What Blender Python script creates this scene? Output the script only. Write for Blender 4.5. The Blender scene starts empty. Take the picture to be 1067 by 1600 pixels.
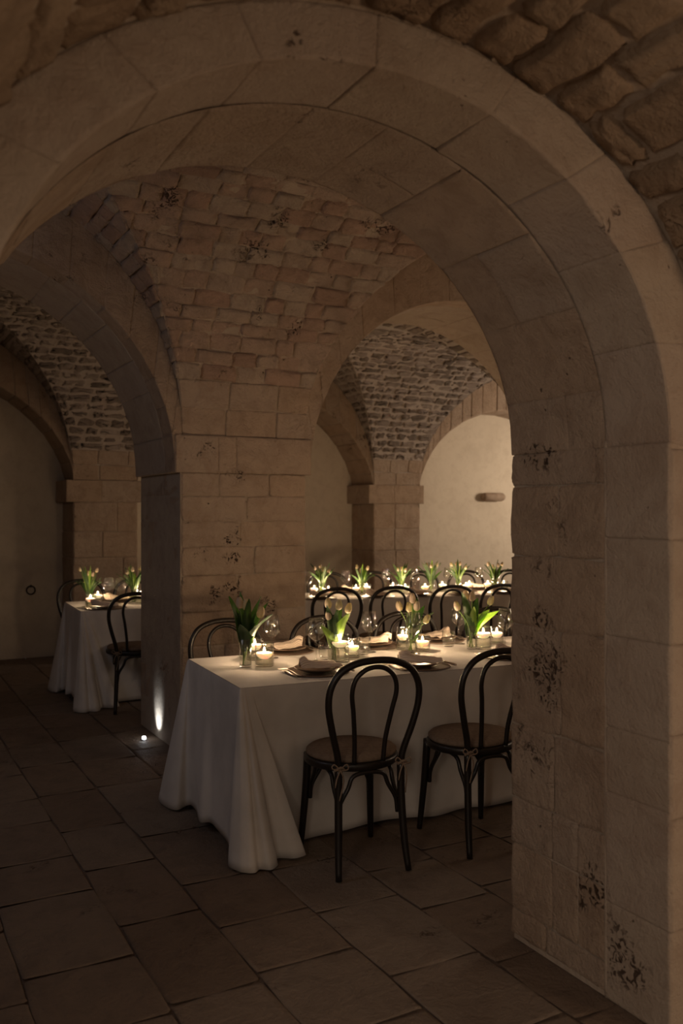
import bpy, math, random
from mathutils import Vector, Matrix, noise
PI = math.pi
S = bpy.context.scene
COL = S.collection
RND = random.Random(7)

# ------------------------------------------------------------------ camera, world, lights, exposure
YAW = math.radians(28.3); CAMH = 1.5; FPX = 1400.0
cam_d = bpy.data.cameras.new('camera'); cam = bpy.data.objects.new('camera', cam_d); COL.objects.link(cam)
cam.location = (0, 0, CAMH); cam.rotation_euler = (PI/2, 0, -YAW)
cam_d.sensor_fit = 'VERTICAL'; cam_d.sensor_height = 36; cam_d.sensor_width = 24
cam_d.lens = FPX/1600*36; cam_d.clip_start = .02; cam_d.clip_end = 60
cam_d.dof.use_dof = True; cam_d.dof.focus_distance = 4.1; cam_d.dof.aperture_fstop = 2.8
S.camera = cam
S.view_settings.view_transform = 'Standard'; S.view_settings.look = 'None'
S.view_settings.gamma = 1; S.view_settings.use_curve_mapping = False
S.view_settings.exposure = 2.12
S.cycles.use_light_tree = True
S.cycles.use_adaptive_sampling = True; S.cycles.adaptive_threshold = .02
S.cycles.max_bounces = 6; S.cycles.transparent_max_bounces = 24
S.cycles.caustics_reflective = False; S.cycles.caustics_refractive = False
S.cycles.sample_clamp_indirect = 2.0
w = bpy.data.worlds.new('world'); S.world = w; w.use_nodes = True
w.node_tree.nodes['Background'].inputs[0].default_value = (1.0, .78, .58, 1)
w.node_tree.nodes['Background'].inputs[1].default_value = .058

def area(name, loc, target, size, power, col, sizey=None):
    d = bpy.data.lights.new(name, 'AREA'); d.energy = power; d.color = col
    d.shape = 'RECTANGLE'; d.size = size; d.size_y = sizey or size
    o = bpy.data.objects.new(name, d); COL.objects.link(o); o.location = loc
    o.rotation_euler = (Vector(target)-Vector(loc)).to_track_quat('-Z', 'Y').to_euler()
    return o
WARM = (1, .66, .40)
area('room_light_front', (3.15, -1.1, .7), (1.1, 1.8, 2.8), .4, 5.8, (1, .66, .40))
area('fill_light_behind', (-.7, -1.8, 2.0), (1.0, 3.5, 1.0), 1.6, 1.3, (1, .80, .62))  # added soft fill from behind the camera, no known lamp
area('fill_light_jamb', (-1.9, -.5, 2.1), (2.03, 2.1, .9), .9, 5.6, (1, .80, .62))  # unseen fill added to brighten the near arch jamb
area('room_light_side', (6.6, 3.9, 2.6), (2.2, 5.2, 1.6), .9, 4.2, (1, .74, .52))
area('room_light_back', (8.95, 7.6, 1.9), (6.8, 9.3, 1.8), .5, 10.5, (1, .80, .60))
area('fill_light_cool', (-1.3, 3.9, 2.7), (1.7, 5.6, .8), 1.0, 1.25, (.84, .87, 1))  # added cool fill for the pier's left face, source invented

def ray(px, py): 
    u = (px-533.5)/FPX; v = (800-py)/FPX
    s, c = math.sin(YAW), math.cos(YAW)
    return s+c*u, c-s*u, v
def at(px, py, z):
    x, y, v = ray(px, py); t = (z-CAMH)/v
    return x*t, y*t
def on_line(px, ox, oy, rot, yl):          # where the sight line over px crosses a table's line y_local = yl
    x, y, v = ray(px, 800); ax, ay = ox-math.sin(rot)*yl, oy+math.cos(rot)*yl
    dx, dy = math.cos(rot), math.sin(rot)
    t = (ax*dy-ay*dx)/(x*dy-y*dx)
    return x*t, y*t

# ------------------------------------------------------------------ materials
def mat(name):
    m = bpy.data.materials.new(name); m.use_nodes = True
    nt = m.node_tree; return m, nt, nt.nodes['Principled BSDF']
def N(nt, t, **k):
    n = nt.nodes.new(t)
    for a, b in k.items():
        if a.startswith('i_'):
            key = a[2:]; n.inputs[int(key) if key.isdigit() else key].default_value = b
        else: setattr(n, a, b)
    return n
def mathn(nt, op, a, b=None, c=None):
    n = nt.nodes.new('ShaderNodeMath'); n.operation = op
    for i, x in enumerate((a, b, c)):
        if x is None: continue
        if isinstance(x, (int, float)): n.inputs[i].default_value = x
        else: nt.links.new(x, n.inputs[i])
    return n.outputs[0]
def mix(nt, f, a, b, bt='MIX'):
    n = nt.nodes.new('ShaderNodeMix'); n.data_type = 'RGBA'; n.blend_type = bt
    for i, x in ((0, f), (6, a), (7, b)):
        if isinstance(x, (int, float)): n.inputs[i].default_value = x
        elif isinstance(x, tuple): n.inputs[i].default_value = (*x, 1) if len(x) == 3 else x
        else: nt.links.new(x, n.inputs[i])
    return n.outputs[2]
def ramp(nt, f, p0, p1):
    n = nt.nodes.new('ShaderNodeMapRange'); n.interpolation_type = 'SMOOTHSTEP'
    nt.links.new(f, n.inputs[0]); n.inputs[1].default_value = p0; n.inputs[2].default_value = p1
    return n.outputs[0]
def noise_n(nt, vec, scale, detail=4, rough=.55, dist=0):
    n = N(nt, 'ShaderNodeTexNoise'); n.inputs['Scale'].default_value = scale
    n.inputs['Detail'].default_value = detail; n.inputs['Roughness'].default_value = rough
    n.inputs['Distortion'].default_value = dist
    nt.links.new(vec, n.inputs['Vector']); return n.outputs[0]

WORN = [(2.03, 2.34, .98, .11), (2.03, 2.31, .88, .07), (2.03, 2.35, 1.12, .06), (2.03, 2.36, 1.30, .06), (2.03, 2.39, .68, .08), (2.03, 2.12, .31, .08), (2.03, 1.97, .15, .10), (2.03, 2.40, 1.68, .06), (2.03, 2.30, 1.70, .05),
        (2.09, 5.36, 1.33, .06), (2.11, 5.36, 1.24, .05), (1.88, 5.36, 1.27, .05), (1.92, 5.36, 1.90, .05), (2.10, 5.36, 1.02, .07), (1.98, 5.36, .97, .06), (2.35, 5.36, .90, .06),
        (2.0, 4.88, 3.04, .09), (2.10, 4.87, 3.05, .07), (1.67, 5.15, 2.72, .06), (1.45, 4.75, 3.10, .07), (2.2, 5.12, 2.68, .07), (2.45, 5.16, 2.66, .06), (2.45, 4.8, 3.1, .07),
        (.86, 1.80, 2.50, .045), (.93, 1.80, 2.505, .035), (1.28, 1.80, 2.56, .04), (1.80, 1.80, 2.30, .05)]
def stone_mat(name, c1, c2, dark, pits=.5, bump=.5, var=.35, grain=60, darkmask=None, pit_lo=.60, worn=False):
    m, nt, b = mat(name)
    pos = N(nt, 'ShaderNodeNewGeometry'); P = pos.outputs['Position']
    oi = N(nt, 'ShaderNodeObjectInfo')
    r = mathn(nt, 'FRACT', mathn(nt, 'ADD', oi.outputs['Random'], pos.outputs['Random Per Island']))
    big = noise_n(nt, P, 2.3, 3); med = noise_n(nt, P, 9, 6, .68, .4); fine = noise_n(nt, P, grain, 6, .75)
    vor = N(nt, 'ShaderNodeTexNoise'); vor.inputs['Scale'].default_value = 34; vor.inputs['Detail'].default_value = 3
    vor.inputs['Distortion'].default_value = 1.6; nt.links.new(P, vor.inputs['Vector'])
    base = mix(nt, ramp(nt, mathn(nt, 'ADD', mathn(nt, 'MULTIPLY', r, .6), mathn(nt, 'MULTIPLY', med, .5)), .25, .85), c1, c2)
    base = mix(nt, mathn(nt, 'MULTIPLY', ramp(nt, med, .42, .72), .38), base, dark)
    base = mix(nt, mathn(nt, 'MULTIPLY', ramp(nt, big, .50, .72), .30), base, dark)
    base = mix(nt, mathn(nt, 'MULTIPLY', ramp(nt, fine, .52, .75), .28), base, dark)
    val = mathn(nt, 'ADD', mathn(nt, 'MULTIPLY', mathn(nt, 'SUBTRACT', r, .5), var), 1)
    base = mix(nt, 1.0, base, N_comb(nt, val), 'MULTIPLY')
    # pitted, stained patches
    cl = ramp(nt, noise_n(nt, P, 3.6, 3, .6, .3), pit_lo, pit_lo+.12)
    if worn:
        wob = mathn(nt, 'MULTIPLY', mathn(nt, 'SUBTRACT', noise_n(nt, P, 12, 2), .5), .22)
        for x_, y_, z_, r_ in WORN:
            dn = N(nt, 'ShaderNodeVectorMath', operation='DISTANCE'); nt.links.new(P, dn.inputs[0]); dn.inputs[1].default_value = (x_, y_, z_)
            cl = mathn(nt, 'MAXIMUM', cl, mathn(nt, 'MULTIPLY', ramp(nt, mathn(nt, 'ADD', dn.outputs['Value'], wob), r_, r_*.35), 1.0))
    pit = mathn(nt, 'MULTIPLY', cl, ramp(nt, vor.outputs[0], .50, .62))
    spots = ramp(nt, noise_n(nt, P, 24, 2), .74, .79)
    pm = mathn(nt, 'MINIMUM', mathn(nt, 'ADD', pit, mathn(nt, 'MULTIPLY', spots, .8)), 1)
    base = mix(nt, mathn(nt, 'MULTIPLY', pm, pits), base, (.045, .022, .012))
    nt.links.new(base, b.inputs['Base Color'])
    b.inputs['Roughness'].default_value = .88; b.inputs['Specular IOR Level'].default_value = .25
    h = mathn(nt, 'ADD', mathn(nt, 'MULTIPLY', med, 1.0), mathn(nt, 'MULTIPLY', fine, .42))
    h = mathn(nt, 'SUBTRACT', h, mathn(nt, 'MULTIPLY', pm, .55))
    bp = N(nt, 'ShaderNodeBump'); bp.inputs['Strength'].default_value = bump; bp.inputs['Distance'].default_value = .035
    nt.links.new(h, bp.inputs['Height']); nt.links.new(bp.outputs[0], b.inputs['Normal'])
    return m
def N_comb(nt, v):
    n = nt.nodes.new('ShaderNodeCombineColor')
    for i in range(3): nt.links.new(v, n.inputs[i])
    return n.outputs[0]
M = {}
M['ashlar'] = stone_mat('limestone_ashlar', (.50, .37, .27), (.42, .33, .26), (.27, .17, .11), .95, .95, .20, pit_lo=.63, worn=True)
M['smooth'] = stone_mat('limestone_smooth', (.46, .37, .29), (.40, .32, .26), (.30, .21, .15), .9, .7, .16, pit_lo=.66, worn=True)
M['vault'] = stone_mat('vault_stone', (.50, .34, .26), (.42, .34, .27), (.22, .14, .10), .9, 1.0, .30, pit_lo=.60, worn=True)
M['vaultb'] = stone_mat('vault_stone_far', (.37, .30, .25), (.29, .24, .21), (.16, .12, .10), .8, 1.0, .85)
M['rubble'] = stone_mat('vault_rubble', (.40, .29, .20), (.33, .25, .18), (.17, .11, .07), .5, 1.0, .4, 30)
M['mortar'] = stone_mat('mortar', (.46, .37, .29), (.42, .34, .27), (.28, .2, .15), .3, .6, 0)
M['mortarl'] = stone_mat('mortar_light', (.45, .38, .33), (.38, .33, .29), (.4, .32, .26), .2, .6, 0)
M['floor'] = stone_mat('floor_stone', (.235, .172, .128), (.195, .155, .123), (.12, .08, .06), .75, .55, .45, 40)
M['floor'].node_tree.nodes['Principled BSDF'].inputs['Roughness'].default_value = .62
M['joint'] = stone_mat('floor_joint', (.22, .16, .12), (.19, .14, .11), (.08, .05, .04), .2, .4, 0)
M['plaster'] = stone_mat('plaster', (.66, .58, .47), (.62, .54, .44), (.50, .42, .33), .05, .15, 0)

def simple(name, col, rough=.5, metal=0, spec=.5, bump=0, bscale=80, sheen=0, coat=0):
    m, nt, b = mat(name)
    b.inputs['Base Color'].default_value = (*col, 1); b.inputs['Roughness'].default_value = rough
    b.inputs['Metallic'].default_value = metal; b.inputs['Specular IOR Level'].default_value = spec
    b.inputs['Coat Weight'].default_value = coat
    tc = N(nt, 'ShaderNodeTexCoord'); v = tc.outputs['Object']
    n = noise_n(nt, v, bscale*.3, 4)
    c = mix(nt, ramp(nt, n, .3, .7), tuple(x*.86 for x in col), tuple(min(1, x*1.1) for x in col))
    nt.links.new(c, b.inputs['Base Color'])
    if bump:
        bp = N(nt, 'ShaderNodeBump'); bp.inputs['Strength'].default_value = bump; bp.inputs['Distance'].default_value = .004
        nt.links.new(noise_n(nt, v, bscale, 3), bp.inputs['Height']); nt.links.new(bp.outputs[0], b.inputs['Normal'])
    return m
M['cloth'] = simple('table_linen', (.70, .66, .62), .9, 0, .15, .35, 9)
M['wood'] = simple('dark_bentwood', (.013, .009, .007), .42, 0, .4, .12, 60, coat=.08)
M['pad'] = simple('seat_pad_linen', (.20, .145, .105), .95, 0, .1, .5, 200)
M['ribbon'] = simple('pad_ribbon', (.24, .18, .135), .9, 0, .1)
M['plate'] = simple('stoneware', (.21, .14, .10), .38, 0, .5)
M['charger'] = simple('charger', (.15, .10, .07), .35, .2, .5, .6, 160)
M['steel'] = simple('cutlery_steel', (.70, .60, .50), .38, 1)
M['iron'] = simple('rusty_iron', (.05, .035, .025), .6, .6, .4, .5, 60)
M['stem'] = simple('tulip_stem', (.20, .32, .07), .5)
M['tabletop'] = simple('plywood', (.35, .24, .14), .6)
M['lampmetal'] = simple('uplight_ring', (.4, .4, .4), .35, 1)
def leafm(name, c1, c2, tr):
    m, nt, b = mat(name)
    tc = N(nt, 'ShaderNodeTexCoord'); oi = N(nt, 'ShaderNodeObjectInfo')
    wv = N(nt, 'ShaderNodeTexWave'); wv.inputs['Scale'].default_value = 60; wv.inputs['Distortion'].default_value = 1
    nt.links.new(tc.outputs['Object'], wv.inputs[0])
    c = mix(nt, oi.outputs['Random'], c1, c2); c = mix(nt, mathn(nt, 'MULTIPLY', wv.outputs[1], .25), c, tuple(x*.6 for x in c1))
    nt.links.new(c, b.inputs['Base Color']); b.inputs['Roughness'].default_value = .42
    t = N(nt, 'ShaderNodeBsdfTranslucent'); nt.links.new(mix(nt, 1, c, (1.0, 1.25, .45), 'MULTIPLY'), t.inputs[0])
    ms = N(nt, 'ShaderNodeMixShader'); ms.inputs[0].default_value = tr
    nt.links.new(b.outputs[0], ms.inputs[1]); nt.links.new(t.outputs[0], ms.inputs[2])
    nt.links.new(ms.outputs[0], nt.nodes['Material Output'].inputs[0]); return m
M['leaf'] = leafm('tulip_leaf_backlit', (.030, .070, .020), (.060, .115, .028), .16)  # green darkened: backlit shade put into the leaf colour
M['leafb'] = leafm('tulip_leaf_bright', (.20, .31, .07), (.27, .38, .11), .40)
M['petal'] = leafm('tulip_petal', (.76, .58, .47), (.82, .68, .56), .30)
# napkin with a dark stripe
def napkin():
    m, nt, b = mat('napkin_linen'); tc = N(nt, 'ShaderNodeTexCoord')
    wv = N(nt, 'ShaderNodeTexWave'); wv.bands_direction = 'Y'; wv.inputs['Scale'].default_value = 7; wv.inputs['Distortion'].default_value = .3
    nt.links.new(tc.outputs['UV'], wv.inputs[0])
    c = mix(nt, ramp(nt, wv.outputs[1], .93, .98), (.74, .62, .51), (.25, .15, .10))
    nt.links.new(c, b.inputs['Base Color']); b.inputs['Roughness'].default_value = .92
    b.inputs['Specular IOR Level'].default_value = .1; return m
M['napkin'] = napkin()
def thin_glass(name, tint, ior=1.45, rough=.02, k=1.0):
    m = bpy.data.materials.new(name); m.use_nodes = True; nt = m.node_tree
    nt.nodes.remove(nt.nodes['Principled BSDF'])
    t = N(nt, 'ShaderNodeBsdfTransparent'); t.inputs[0].default_value = (*tint, 1)
    g = N(nt, 'ShaderNodeBsdfGlossy'); g.inputs['Roughness'].default_value = rough
    lw = N(nt, 'ShaderNodeLayerWeight'); lw.inputs[0].default_value = .5
    f0 = ((ior-1)/(ior+1))**2
    f = mathn(nt, 'ADD', mathn(nt, 'MULTIPLY', mathn(nt, 'POWER', lw.outputs['Facing'], 5.0), .9*k), f0*k)
    ms = N(nt, 'ShaderNodeMixShader')
    nt.links.new(mathn(nt, 'MINIMUM', f, .95), ms.inputs[0])
    nt.links.new(t.outputs[0], ms.inputs[1]); nt.links.new(g.outputs[0], ms.inputs[2])
    nt.links.new(ms.outputs[0], nt.nodes['Material Output'].inputs[0]); return m
M['glass'] = thin_glass('clear_glass', (.955, .955, .94), 1.75, .02, 1.25)
M['water'] = thin_glass('water', (.93, .93, .88), 1.36, .05, 1.0)
def wax():
    m, nt, b = mat('candle_wax'); b.inputs['Base Color'].default_value = (.9, .84, .72, 1)
    b.inputs['Subsurface Weight'].default_value = .6; b.inputs['Subsurface Radius'].default_value = (.03, .02, .012)
    b.inputs['Subsurface Scale'].default_value = .6; b.inputs['Roughness'].default_value = .4
    b.inputs['Emission Color'].default_value = (1, .72, .42, 1); b.inputs['Emission Strength'].default_value = .16  # slight glow added to the wax, standing in for flame light
    return m
M['wax'] = wax()
def emit(name, col, st):
    m, nt, b = mat(name); b.inputs['Base Color'].default_value = (0, 0, 0, 1)
    b.inputs['Emission Color'].default_value = (*col, 1); b.inputs['Emission Strength'].default_value = st; return m
M['flame'] = emit('flame', (1, .70, .36), 9)
M['uplight'] = emit('uplight_lens', (.9, .95, 1), 3)

# ------------------------------------------------------------------ object helpers
def mesh(verts, faces, smooth=True, uvs=None):
    me = bpy.data.meshes.new('m'); me.from_pydata([tuple(v) for v in verts], [], faces)
    if smooth: me.polygons.foreach_set('use_smooth', [True]*len(me.polygons))
    if uvs:
        l = me.uv_layers.new(name='uv')
        for lp in me.loops: l.data[lp.index].uv = uvs[lp.vertex_index]
    me.update(); return me
def obj(name, vf, m, parent=None, smooth=True, uvs=None):
    me = vf if isinstance(vf, bpy.types.Mesh) else mesh(vf[0], vf[1], smooth, uvs)
    me.name = name
    if m is not None and not me.materials: me.materials.append(M[m])
    o = bpy.data.objects.new(name, me); COL.objects.link(o)
    if parent is not None: o.parent = parent
    return o
def tag(o, label=None, cat=None, group=None, kind=None):
    if label: o['label'] = label
    if cat: o['category'] = cat
    if group: o['group'] = group
    if kind: o['kind'] = kind
    return o
def empty(name, loc=(0, 0, 0), rz=0):
    o = bpy.data.objects.new(name, None); o.empty_display_size = .1; COL.objects.link(o)
    o.location = loc; o.rotation_euler = (0, 0, rz); return o
def copy_tree(o, parent=None):
    c = o.copy(); COL.objects.link(c)
    if parent is not None: c.parent = parent
    for ch in list(o.children): copy_tree(ch, c)
    return c
def join(parts):
    V, F = [], []
    for v, f in parts:
        n = len(V); V += list(v); F += [tuple(i+n for i in q) for q in f]
    return V, F
def box(x0, x1, y0, y1, z0, z1):
    v = [(x, y, z) for z in (z0, z1) for y in (y0, y1) for x in (x0, x1)]
    f = [(0, 2, 3, 1), (4, 5, 7, 6), (0, 1, 5, 4), (2, 6, 7, 3), (0, 4, 6, 2), (1, 3, 7, 5)]
    return v, f
def catmull(pts, n=6):
    P = [Vector(p) for p in pts]; out = []
    for i in range(len(P)-1):
        p0 = P[i-1] if i else P[0]*2-P[1]; p1, p2 = P[i], P[i+1]
        p3 = P[i+2] if i+2 < len(P) else P[-1]*2-P[-2]
        for k in range(n):
            t = k/n
            out.append(.5*((2*p1)+(p2-p0)*t+(2*p0-5*p1+4*p2-p3)*t*t+(3*p1-p0-3*p2+p3)*t**3))
    out.append(P[-1]); return out
def tube(pts, r, seg=8, n=5, smooth=True):
    if smooth: 
        path = catmull([tuple(p)+((r if isinstance(r, (int, float)) else r[i]),) for i, p in enumerate(pts)], n)
    else: path = [Vector(tuple(p)+((r if isinstance(r, (int, float)) else r[i]),)) for i, p in enumerate(pts)]
    C = [Vector(p[:3]) for p in path]; R = [p[3] for p in path]
    V, F = [], []; t = (C[1]-C[0]).normalized()
    up = Vector((0, 0, 1)) if abs(t.z) < .9 else Vector((1, 0, 0)); nrm = t.cross(up).normalized()
    for i, c in enumerate(C):
        t2 = ((C[i+1]-c) if i+1 < len(C) else (c-C[i-1])).normalized()
        nrm = (nrm-t2*nrm.dot(t2)).normalized(); b = t2.cross(nrm)
        for k in range(seg):
            a = 2*PI*k/seg; V.append(c+(nrm*math.cos(a)+b*math.sin(a))*R[i])
    for i in range(len(C)-1):
        for k in range(seg):
            a, b2 = i*seg+k, i*seg+(k+1) % seg; F.append((a, b2, b2+seg, a+seg))
    F.append(tuple(range(seg-1, -1, -1))); F.append(tuple(range((len(C)-1)*seg, len(C)*seg)))
    return V, F
def lathe(prof, seg=24, cap0=True, cap1=False, fn=None):
    V, F = [], []
    for (r, z) in prof:
        for k in range(seg):
            a = 2*PI*k/seg; rr, zz = (r, z) if fn is None else fn(r, z, a)
            V.append((rr*math.cos(a), rr*math.sin(a), zz))
    for i in range(len(prof)-1):
        for k in range(seg):
            a, b = i*seg+k, i*seg+(k+1) % seg; F.append((a, b, b+seg, a+seg))
    if cap0: F.append(tuple(range(seg-1, -1, -1)))
    if cap1: F.append(tuple(range((len(prof)-1)*seg, len(prof)*seg)))
    return V, F

# ------------------------------------------------------------------ laid stones: each a lid with rounded edges, proud of the mortar
def lid(surf, q, gap=.008, proud=.006, depth=.02, bev=.006, rough=.002, jit=.0, nu=2, nv=2, seed=0):
    """q: four parameter corners (00, 10, 11, 01) on surf(u, v) -> (point, normal)."""
    c = [surf(*p)[0] for p in q]
    Lu = max(.02, ((c[1]-c[0]).length+(c[2]-c[3]).length)/2); Lv = max(.02, ((c[3]-c[0]).length+(c[2]-c[1]).length)/2)
    def nodes(L, n):
        g = min(gap/2/L, .2); b = min(bev/L, .15)
        a0, a1 = g+2.6*b, 1-g-2.6*b
        return [g, g+b]+[a0+(a1-a0)*i/n for i in range(n+1)]+[1-g-b, 1-g]
    us, vs = nodes(Lu, nu), nodes(Lv, nv)
    V, F = [], []; W = len(us); H = len(vs)
    off = Vector((seed*3.17, seed*1.7, 0))
    cr = .16
    for j, tv in enumerate(vs):
        for i, tu in enumerate(us):
            a, b = tu, tv
            if jit:
                nn = noise.noise_vector(Vector((i*.6+seed*5.1, j*.6, seed*.37)))
                a = a+nn.x*jit/Lu; b = b+nn.y*jit/Lv
                # rounded corners
                du, dv = abs(a-.5)*2, abs(b-.5)*2
                k = 1-cr*.5*max(0, du*dv-.55)
                a = .5+(a-.5)*k; b = .5+(b-.5)*k
            u = (q[0][0]*(1-a)+q[1][0]*a)*(1-b)+(q[3][0]*(1-a)+q[2][0]*a)*b
            v = (q[0][1]*(1-a)+q[1][1]*a)*(1-b)+(q[3][1]*(1-a)+q[2][1]*a)*b
            p, n = surf(u, v)
            if i in (0, W-1) or j in (0, H-1): h = -depth
            else:
                h = proud+rough*(noise.noise(p*9+off)*1.2+noise.noise(p*23)*.8)
            V.append(p+n*h)
    for j in range(H-1):
        for i in range(W-1):
            a = j*W+i; F.append((a, a+1, a+W+1, a+W))
    # orient to the normal
    p, n = surf((q[0][0]+q[2][0])/2, (q[0][1]+q[2][1])/2)
    mid = (H//2)*W+W//2
    e1 = V[mid+1]-V[mid]; e2 = V[mid+W]-V[mid] if mid+W < len(V) else V[mid]-V[mid-W]
    if e1.cross(e2).dot(n) < 0: F = [tuple(reversed(f)) for f in F]
    return V, F
def Vn(x, y, z): return Vector((x, y, z))
def plane_y(Y, sg):   # vertical face at Y; params X, Z
    return lambda u, v: (Vn(u, Y, v), Vn(0, sg, 0))
def plane_x(X, sg):
    return lambda u, v: (Vn(X, u, v), Vn(sg, 0, 0))
class Ell:
    def __init__(s, xc, zs, a, b): s.xc, s.zs, s.a, s.b = xc, zs, a, b
    def pt(s, th): return s.xc+s.a*math.cos(th), s.zs+s.b*math.sin(th)      # th 0 = right springing, PI = left
    def n_in(s, th):
        v = Vector((-math.cos(th)/s.a, 0, -math.sin(th)/s.b)); return v.normalized()
def soffit(e):        # params Y, theta
    def f(u, v):
        x, z = e.pt(v); return Vn(x, u, z), e.n_in(v)
    return f
def ringface(ei, eo, Y, sg):   # params t(0 inner..1 outer), theta
    def f(u, v):
        a, b = ei.pt(v); c, d = eo.pt(v); return Vn(a+(c-a)*u, Y, b+(d-b)*u), Vn(0, sg, 0)
    return f
def grid(surf, u0, u1, v0, v1, nu, nv):   # u0,u1 functions of v or numbers
    V, F = [], []
    for j in range(nv+1):
        v = v0+(v1-v0)*j/nv
        a = u0(v) if callable(u0) else u0; b = u1(v) if callable(u1) else u1
        for i in range(nu+1):
            p, n = surf(a+(b-a)*i/nu, v); V.append(p)
    for j in range(nv):
        for i in range(nu):
            k = j*(nu+1)+i; F.append((k, k+1, k+nu+2, k+nu+1))
    return V, F

SEED = [0]
def stone(name, parts, m, parent, **k):
    SEED[0] += 1
    vf = join([lid(s, q, seed=SEED[0] % 97, **k) for s, q in parts])
    return obj(name, vf, m, parent)
def cuts(a, b, wmin, wmax, rnd=RND):
    out = [a]; 
    while b-out[-1] > wmax: out.append(out[-1]+rnd.uniform(wmin, wmax))
    if b-out[-1] < wmin*.6 and len(out) > 1: out[-1] = b
    else: out.append(b)
    return out
def courses_flat(parent, surf, u0, u1, zs, wmin, wmax, m, name='stone_block', fixed=None, **k):
    for j in range(len(zs)-1):
        c = fixed[j] if fixed and j < len(fixed) and fixed[j] else cuts(u0, u1, wmin, wmax)
        for i in range(len(c)-1):
            stone(name, [(surf, [(c[i], zs[j]), (c[i+1], zs[j]), (c[i+1], zs[j+1]), (c[i], zs[j+1])])], m, parent,
                  proud=RND.uniform(.0, .005), **k)
def web_stones(parent, surf, vs, lo, hi, wmin, wmax, m, name='vault_stone', joined=False, vis=None, **k):
    """courses along u; v are course boundaries; lo(v), hi(v) limit u. vis(point) chooses the stones that are parts; the rest join."""
    rest = []
    for j in range(len(vs)-1):
        v0, v1 = vs[j], vs[j+1]
        a0, b0, a1, b1 = lo(v0), hi(v0), lo(v1), hi(v1)
        A, B = min(a0, a1), max(b0, b1)
        if B-A < .05: continue
        c = cuts(A+RND.uniform(-.06, 0), B+.001, wmin, wmax)
        cl = lambda x, a, b: max(a, min(b, x))
        for i in range(len(c)-1):
            q = [(cl(c[i], a0, b0), v0), (cl(c[i+1], a0, b0), v0), (cl(c[i+1], a1, b1), v1), (cl(c[i], a1, b1), v1)]
            wd = max(q[1][0]-q[0][0], q[2][0]-q[3][0])
            if wd < .03: continue
            dv = RND.uniform(-.06, .06)*(v1-v0)
            q = [(q[0][0], q[0][1]+dv), (q[1][0], q[1][1]-dv), (q[2][0], q[2][1]-dv*.5), (q[3][0], q[3][1]+dv*.5)]
            SEED[0] += 1
            vf = lid(surf, q, seed=SEED[0] % 97, proud=RND.uniform(.0, k.get('pr', .012)), nu=k.get('nu', 2), nv=k.get('nv', 1),
                     gap=k.get('gap', .012), bev=k.get('bev', .008), depth=k.get('depth', .02), rough=k.get('rough', .004), jit=k.get('jit', .008))
            cen = surf((q[0][0]+q[2][0])/2, (v0+v1)/2)[0]
            if joined or (vis and not vis(cen)): rest.append(vf)
            else: obj(name, vf, m, parent)
    return rest
def px_of(p):
    s, c = math.sin(YAW), math.cos(YAW); f = s*p.x+c*p.y; r = c*p.x-s*p.y
    if f < .1: return -9999, -9999
    return 533.5+FPX*r/f, 800-FPX*(p.z-CAMH)/f

# ================================================================== STRUCTURE
# ---- the floor of worn stone slabs
FLX = [-3.1, -2.7, -2.33, -1.95, -1.6, -1.22, -.86, -.5, -.18, .14, .46, .83, 1.14, 1.51, 1.87, 2.2, 2.6, 2.95, 3.3, 3.7, 4.1, 4.5, 4.9, 5.3, 5.7, 6.1, 6.5, 6.9, 7.3, 7.7, 8.1, 8.5, 8.9, 9.3]
floor = obj('floor', box(-3.2, 9.4, -2.2, 9.7, -.15, -.012), 'joint', None, False)
tag(floor, 'dark worn limestone slab floor running under the arches and tables', 'floor', None, 'structure')
flat = lambda u, v: (Vn(u, v, 0), Vn(0, 0, 1))
fl_rest = []
for i in range(len(FLX)-1):
    c = cuts(-2.2+RND.uniform(-.3, 0), 9.7, .34, .62)
    if i == 13: c = [-2.2, -1.7, -1.1, -.5, .1, .62, 1.15, 1.66, 2.05, 2.48, 3.0, 3.45, 3.95, 4.5, 5.0, 5.6, 6.1, 6.7, 7.2, 7.8, 8.3, 9.0, 9.7]
    for j in range(len(c)-1):
        q = [(FLX[i], c[j]), (FLX[i+1], c[j]), (FLX[i+1], c[j+1]), (FLX[i], c[j+1])]
        cx, cy = (FLX[i]+FLX[i+1])/2, (c[j]+c[j+1])/2
        SEED[0] += 1
        vf = lid(flat, q, gap=.001, proud=RND.uniform(-.0028, -.0018), depth=.005, bev=.006, rough=.003, jit=.010, seed=SEED[0] % 89)
        x, y = px_of(Vn(cx, cy, 0))
        if -150 < x < 1220 and 1000 < y < 1800: obj('floor_slab', vf, 'floor', floor)
        else: fl_rest.append(vf)
tag(obj('distant_slabs', join(fl_rest), 'floor', floor), kind='stuff')

# ---- comb shaped wall core: openings given as ellipses
def comb(x0, x1, top, y0, y1, arches, n=28):
    """arches: (Ell, jamb_left, jamb_right) from left to right"""
    P = [(x0, 0)]
    for e, jl, jr in arches:
        P.append((jl, 0)); P.append((jl, e.zs))
        for k in range(n+1): P.append(e.pt(PI-PI*k/n))
        P.append((jr, e.zs)); P.append((jr, 0))
    P += [(x1, 0), (x1, top), (x0, top)]
    Q = [P[0]]
    for p in P[1:]:
        if (Vector(p)-Vector(Q[-1])).length > 1e-4: Q.append(p)
    n = len(Q); V = [(x, y0, z) for x, z in Q]+[(x, y1, z) for x, z in Q]
    F = [tuple(range(n)), tuple(range(2*n-1, n-1, -1))]
    F += [(i, i+n, (i+1) % n+n, (i+1) % n) for i in range(n)]
    return V, F

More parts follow.
